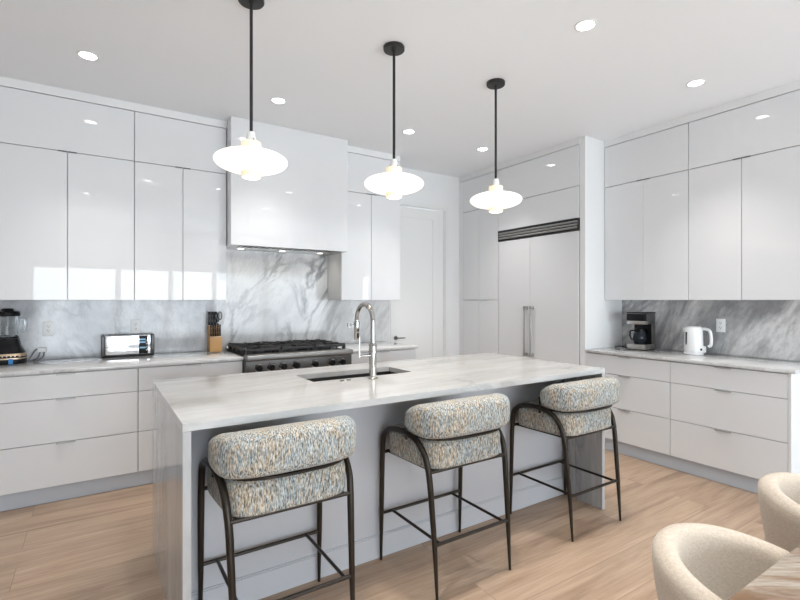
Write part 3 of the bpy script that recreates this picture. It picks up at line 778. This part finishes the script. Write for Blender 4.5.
obj('control_strip', taper([(1.004, .035), (1.006, .038), (.975, .075), (.968, .077)], .112, .105, (bx, by, z), 3.2), M['gold'], bs)
bm = bmesh.new()
for i in range(6): box(bm, bx - .06 + i * .024, bx - .044 + i * .024, by - .1085, by - .103, z + .048, z + .062)
obj('speed_button', bm, M['black'], bs)
obj('sticker', B(bx + .018, bx + .044, by - .1085, by - .1045, z + .002, z + .040), M['blue'], bs, smooth=False)
jar = obj('jar', L([(0, .190), (.050, .190), (.056, .195), (.060, .215), (.069, .350), (.065, .350), (.056, .217), (.050, .202), (0, .202)], (bx, by, z), 24), M['glass'], t)
hp = spline([(bx + .065, by, z + .335), (bx + .098, by, z + .335), (bx + .110, by, z + .30), (bx + .104, by, z + .250), (bx + .088, by, z + .232), (bx + .060, by, z + .234)], 6)
obj('jar_handle', T(hp, .009, 10), M['glass'], jar)
obj('jar_collar', L([(.058, .187), (.066, .187), (.066, .2), (.058, .2), (.058, .187)], (bx, by, z), 28), M['black'], jar)
obj('lid', L([(0, .352), (.074, .352), (.076, .356), (.076, .372), (.070, .386), (.04, .392), (.036, .404), (.028, .409), (0, .409)], (bx, by, z), 36), M['black'], t)
# ---- loose cord with plug
bm = bmesh.new()
cp_ = spline([(-.44, 4.55, ZC + .006), (-.425, 4.60, ZC + .04), (-.40, 4.628, ZC + .085), (-.375, 4.626, ZC + .07), (-.39, 4.605, ZC + .02), (-.415, 4.59, ZC + .006), (-.38, 4.585, ZC + .006), (-.355, 4.61, ZC + .03), (-.35, 4.628, ZC + .065)], 6)
pc = tag(obj('power_cord', T(cp_, .005, 8), M['cordgrey']), 'grey looped power cord with a white plug beside the blender', 'cord')
obj('plug', B(-.390, -.335, 4.595, 4.622, ZC + .064, ZC + .100, bev=.004), M['whitep'], pc)

# ---- toaster
tx0, tx1, ty0, ty1 = .028, .412, 4.49, 4.615
t = thing('toaster', 'long stainless steel toaster with dark end caps on the left counter', 'toaster', ((tx0 + tx1) / 2, ty0, ZC))
z = ZC + .001
obj('base', B(tx0 + .004, tx1 - .004, ty0 + .004, ty1 - .004, z, z + .022, bev=.003), M['black'], t)
obj('shell', B(tx0 + .027, tx1 - .027, ty0, ty1, z + .018, z + .180, bev=.008, seg=4), plain('polished toaster steel', (.83, .84, .86), .12, metal=1), t)
sh = t.children[-1]
for a, b_ in ((tx0, tx0 + .0265), (tx1 - .0265, tx1)):
    obj('end_cap', B(a, b_, ty0 + .002, ty1 - .002, z + .012, z + .182, bev=.006, seg=3), M['cap'], t)
obj('bread_slot', B(tx0 + .05, tx1 - .05, ty0 + .045, ty0 + .08, z + .1805, z + .1825), M['slot'], sh, smooth=False)
cpn = obj('control_panel', B(.297, .362, ty0 - .004, ty0 - .0005, z + .022, z + .172, bev=.001), M['black'], t)
bm = bmesh.new()
for zz in (.066, .112, .135): box(bm, .301, .345, ty0 - .0055, ty0 - .0042, z + zz, z + zz + .012)
obj('display_bar', bm, plain('light blue panel', (.25, .55, .80), .3), cpn, smooth=False)
bm = bmesh.new()
for k in range(4): lathe(bm, disc_prof(.0055, 0, .003, .0005), n=14, mat=Matrix.Translation((.353, ty0 - .004, z + .05 + k * .027)) @ Matrix.Rotation(R(90), 4, 'X'))
obj('button', bm, M['alu'], cpn)
obj('badge', B(.205, .265, ty0 - .0015, ty0 - .0004, z + .041, z + .048), M['dsteel'], sh, smooth=False)

# ---- knife block
kx, ky = .912, 4.545
t = thing('knife_block', 'bamboo knife block holding black handled knives beside the range', 'knife block', (kx, ky, ZC))
z = ZC + .001; hw = .052
bm = bmesh.new()
prof = [(-.055, 0), (.075, 0), (.075, .225), (.035, .235), (.005, .20), (-.002, .135), (-.055, .135)]
va = [bm.verts.new((kx - hw, ky + y, z + zz)) for y, zz in prof]; vb = [bm.verts.new((kx + hw, ky + y, z + zz)) for y, zz in prof]
bm.faces.new(va); bm.faces.new(list(reversed(vb)))
for i in range(len(prof)): bm.faces.new((va[i], va[(i + 1) % len(prof)], vb[(i + 1) % len(prof)], vb[i]))
bmesh.ops.bevel(bm, geom=list(bm.edges), offset=.002, segments=1, affect='EDGES')
obj('block', bm, M['bamboo'], t)
def knife(x, y, z0, l, w_, label):
    o = obj('kitchen_knife', B(x - w_, x + w_, y - .009, y + .009, z0, z0 + l, bev=.003), M['black'])
    tag(o, label, 'knife', 'knives in the block')
    bl = obj('blade', B(x - w_ * .8, x + w_ * .8, y - .001, y + .001, z0 - .004, z0 - .0002), M['steel'], o, smooth=False)
    bm = bmesh.new()
    for q in (.3, .7): lathe(bm, disc_prof(.0025, 0, .001, .0003), n=10, mat=Matrix.Translation((x, y - .0088, z0 + l * q)) @ Matrix.Rotation(R(90), 4, 'X'))
    obj('rivet', bm, M['alu'], o)
fn = ['first', 'second', 'third', 'fourth', 'fifth']
for i in range(5):
    knife(kx - .040 + i * .020, ky - .030, z + .1395, .108 + .006 * (i % 2), .0062, 'short black handled knife, %s from the left in the front row of the bamboo block' % fn[i])
fb = ['first', 'second', 'third']
for i in range(3):
    knife(kx - .040 + i * .026, ky + .040, z + .240, .125, .0095, 'long black handled knife, %s from the left in the back row of the bamboo block' % fb[i])
t = thing('kitchen_scissors', 'black handled kitchen scissors standing in the bamboo block', 'scissors', (kx + .038, ky + .04, z + .24))
bm = bmesh.new()
for s_ in (-1, 1):
    pts = [(kx + .036 + s_ * .019 + .017 * math.cos(a), ky + .05, z + .325 + .036 * math.sin(a)) for a in [i * 2 * math.pi / 16 for i in range(16)]]
    pts.append(pts[0]); tube(bm, pts, .0045, 8)
    tube(bm, [(kx + .036 + s_ * .012, ky + .05, z + .30), (kx + .036, ky + .05, z + .245)], .006, 8)
obj('handle', bm, M['black'], t)
obj('pivot', L(disc_prof(.006, 0, .003, .0005), n=14, mat=Matrix.Translation((kx + .036, ky + .044, z + .262)) @ Matrix.Rotation(R(90), 4, 'X')), M['steel'], t)

# ---- coffee maker (faces -X)
cx0, cx1, cy0, cy1 = 4.29, 4.475, 2.425, 2.600
t = thing('coffee_maker', 'black and steel drip coffee maker on the right counter', 'coffee maker', (cx0, (cy0 + cy1) / 2, ZC))
z = ZC + .001
bm = B(cx0, cx1, cy0, cy1, z + .006, z + .052, bev=.004)
ba = obj('base', bm, M['steel'], t)
obj('foot_plate', B(cx0 + .006, cx1 - .006, cy0 + .006, cy1 - .006, z, z + .0075), M['black'], ba, smooth=False)
obj('hot_plate', L(disc_prof(.055, 0, .004), (cx0 + .07, (cy0 + cy1) / 2, z + .052), 28), M['black'], ba)
obj('tower', B(cx0 + .125, cx1, cy0, cy1, z + .0525, z + .245, bev=.003), M['dsteel'], t)
obj('tower_face', B(cx0 + .120, cx0 + .1245, cy0 + .004, cy1 - .004, z + .0525, z + .244), M['black'], t, smooth=False)
hd = obj('brew_head', B(cx0, cx1, cy0, cy1, z + .246, z + .346, bev=.004), M['dsteel'], t)
obj('control_panel', B(cx0 - .003, cx0 + .03, cy0 - .001, cy1 + .001, z + .274, z + .340, bev=.002), M['black'], hd)
obj('steel_band', B(cx0 - .002, cx0 + .06, cy0 - .0005, cy1 + .0005, z + .242, z + .273, bev=.002), M['steel'], hd)
obj('lid', B(cx0 - .002, cx1 + .002, cy0 - .002, cy1 + .002, z + .3465, z + .356, bev=.003), M['black'], hd)
ca = thing('coffee_carafe', 'glass carafe on the hot plate of the coffee maker', 'carafe', (cx0 + .07, (cy0 + cy1) / 2, z + .057))
cc = (cx0 + .07, (cy0 + cy1) / 2, z + .0575)
obj('bowl', L([(0, 0), (.046, 0), (.056, .012), (.060, .05), (.054, .09), (.043, .115), (.043, .13), (.040, .13), (.040, .114), (.051, .089), (.057, .05), (.053, .014), (.044, .003), (0, .003)], cc, 32), M['smoke'], ca)
obj('band', L([(.0440, .112), (.0475, .112), (.0475, .130), (.0440, .130), (.0440, .112)], cc, 32), M['black'], ca)
obj('lid', L([(0, .131), (.046, .131), (.046, .140), (.03, .148), (0, .149)], cc, 32), M['black'], ca)
obj('handle', T(spline([(cc[0] - .03, cc[1] + .036, cc[2] + .122), (cc[0] - .05, cc[1] + .062, cc[2] + .118), (cc[0] - .052, cc[1] + .066, cc[2] + .07), (cc[0] - .04, cc[1] + .050, cc[2] + .03)], 6), .007, 10), M['black'], ca)
tag(obj('power_cord', T(spline([(4.47, 2.612, ZC + .02), (4.43, 2.64, ZC + .006), (4.38, 2.665, ZC + .006), (4.34, 2.70, ZC + .018), (4.31, 2.725, ZC + .006), (4.345, 2.752, ZC + .006), (4.42, 2.76, ZC + .006)], 6), .005, 8), M['black']), 'short black power cord lying left of the coffee maker', 'cord')

# ---- kettle (handle towards -Y)
kx_, ky_ = 4.37, 2.037
t = thing('electric_kettle', 'white electric kettle on the right counter', 'kettle', (kx_, ky_, ZC))
z = ZC + .001
obj('power_base', L(disc_prof(.076, 0, .018, .004), (kx_, ky_, z), 40), M['whitep'], t)
obj('body', L([(0, .0185), (.071, .0185), (.074, .026), (.075, .05), (.072, .14), (.069, .225), (.064, .232), (0, .232)], (kx_, ky_, z), 48), M['whitep'], t)
obj('lid', L([(0, .2325), (.061, .2325), (.061, .237), (.050, .242), (0, .244)], (kx_, ky_, z), 40), M['whitep'], t)
dv = Vector((.12, -1, 0)).normalized()
kp = [Vector((kx_, ky_, z)) + dv * d_ + Vector((0, 0, h_)) for d_, h_ in ((.055, .222), (.095, .222), (.124, .205), (.134, .15), (.132, .09), (.115, .072))]
bm = T(spline(kp, 6), .0125, 14)
obj('handle', bm, M['whitep'], t)
obj('lower_housing', B(-.016, .016, -.07 + .135, .094, z + .019, z + .075, bev=.006, mat=Matrix.Translation((kx_, ky_, 0)) @ Matrix.Rotation(math.atan2(dv.y, dv.x) - R(90), 4, 'Z')), M['whitep'], t)
a = math.atan2(-.28, -1) ; 
def on_body(ang, r, z0, z1, wd, th, bev):
    return B(r - th, r + th, -wd, wd, z0, z1, bev=bev, mat=Matrix.Translation((kx_, ky_, 0)) @ Matrix.Rotation(ang, 4, 'Z'))
obj('water_gauge', on_body(R(180) - R(22), .0705, z + .085, z + .195, .007, .0055, .003), M['smoke'], t)
obj('switch', on_body(R(180) + R(72), .0745, z + .038, z + .056, .008, .006, .002), M['black'], t)
obj('spout', taper([(.3, .17), (1, .22), (1, .231), (.3, .231)], .02, .022, (kx_ - .01, ky_ + .062, z), 2.2, 24), M['whitep'], t)

# ================================================================ DINING CORNER
TZ, TY = .75, .458
t = thing('dining_table', 'brown banded stone dining table in the lower right corner', 'table', (1.9, -.05, 0))
obj('tabletop', B(.90, 2.95, -.56, TY, TZ - .03, TZ, bev=.003), M['stone_table'], t)
for x in (1.35, 2.45):
    obj('leg', taper([(1.0, .001), (1.0, .03), (.75, .06), (.75, .66), (.95, TZ - .031)], .10, .26, (x, -.05, 0), 4), M['blackm'], t)
def make_chair(label):
    t = thing('dining_chair', label, 'chair', (0, 0, 0), 0, 'cream barrel dining chairs')
    ORG[t.name] = Matrix.Identity(4)
    # local: back at +y 0.21 ; front towards -y
    P = superpath(.2157, .235, 2.0, R(-2), R(182), 120)
    P = [(.2157, -.26), (.2157, -.17), (.2157, -.09)] + [(x, y - .01) for x, y in P] + [(-.2157, -.09), (-.2157, -.17), (-.2157, -.26)]
    P = resample(P, 96)
    bm = bmesh.new(); rings = []
    n = len(P)
    for i, (x, y) in enumerate(P):
        ax, ay = P[max(i - 1, 0)]; bx_, by_ = P[min(i + 1, n - 1)]
        tx, ty = bx_ - ax, by_ - ay; l = math.hypot(tx, ty); nx, ny = -ty / l, tx / l     # inward normal
        zr = .769 - .034 * max(0, min(1, (.225 - y) / .225)) - .30 * max(0, min(1, (0 - y) / .28))
        u = min(i, n - 1 - i) / (n - 1)
        rd = .0318
        pr_ = []
        for o_, z_ in ((.085, .36), (.055, .42), (.03, .52), (.010, .64), (.001, zr - .05)): pr_.append((o_, min(z_, zr - .05 if z_ > .5 else z_)))
        for k in range(1, 10):
            a = math.pi - math.pi * k / 10
            pr_.append((rd + rd * math.cos(a) * 1.0, zr - rd + rd * math.sin(a)))
        for o_, z_ in ((.0645, zr - .04), (.067, zr - .10), (.072, zr - .2), (.078, .46), (.08, .40), (.08, .36)): pr_.append((o_, max(z_, .36)))
        rings.append([bm.verts.new((x + nx * o_, y + ny * o_, z_)) for o_, z_ in pr_])
    k = len(rings[0])
    for a, b_ in zip(rings, rings[1:]):
        for j in range(k): bm.faces.new((a[j], a[(j + 1) % k], b_[(j + 1) % k], b_[j]))
    bm.faces.new(rings[0]); bm.faces.new(list(reversed(rings[-1])))
    obj('shell_back', bm, M['cream'], t, local=True, angle=80)
    obj('seat', taper([(.9, .34), (.98, .345), (1, .37), (1, .43), (.97, .455), (.85, .468), (.4, .474)], .148, .215, (0, -.09, 0), 4), M['cream'], t, local=True, angle=80)
    for sx in (-1, 1):
        for sy, yb in ((1, .09), (-1, -.24)):
            obj('leg', T([(sx * .14, yb, .355), (sx * .17, yb + sy * .02, .001)], [.016, .009], 12), M['blackm'], t, local=True)
    return t
ch = make_chair('cream barrel dining chair tucked under the stone table, nearest the camera')
ch.location = (1.316, .4716, 0)
dup(ch, (2.005, .482, 0), label='cream barrel dining chair at the right edge, behind the nearer one')
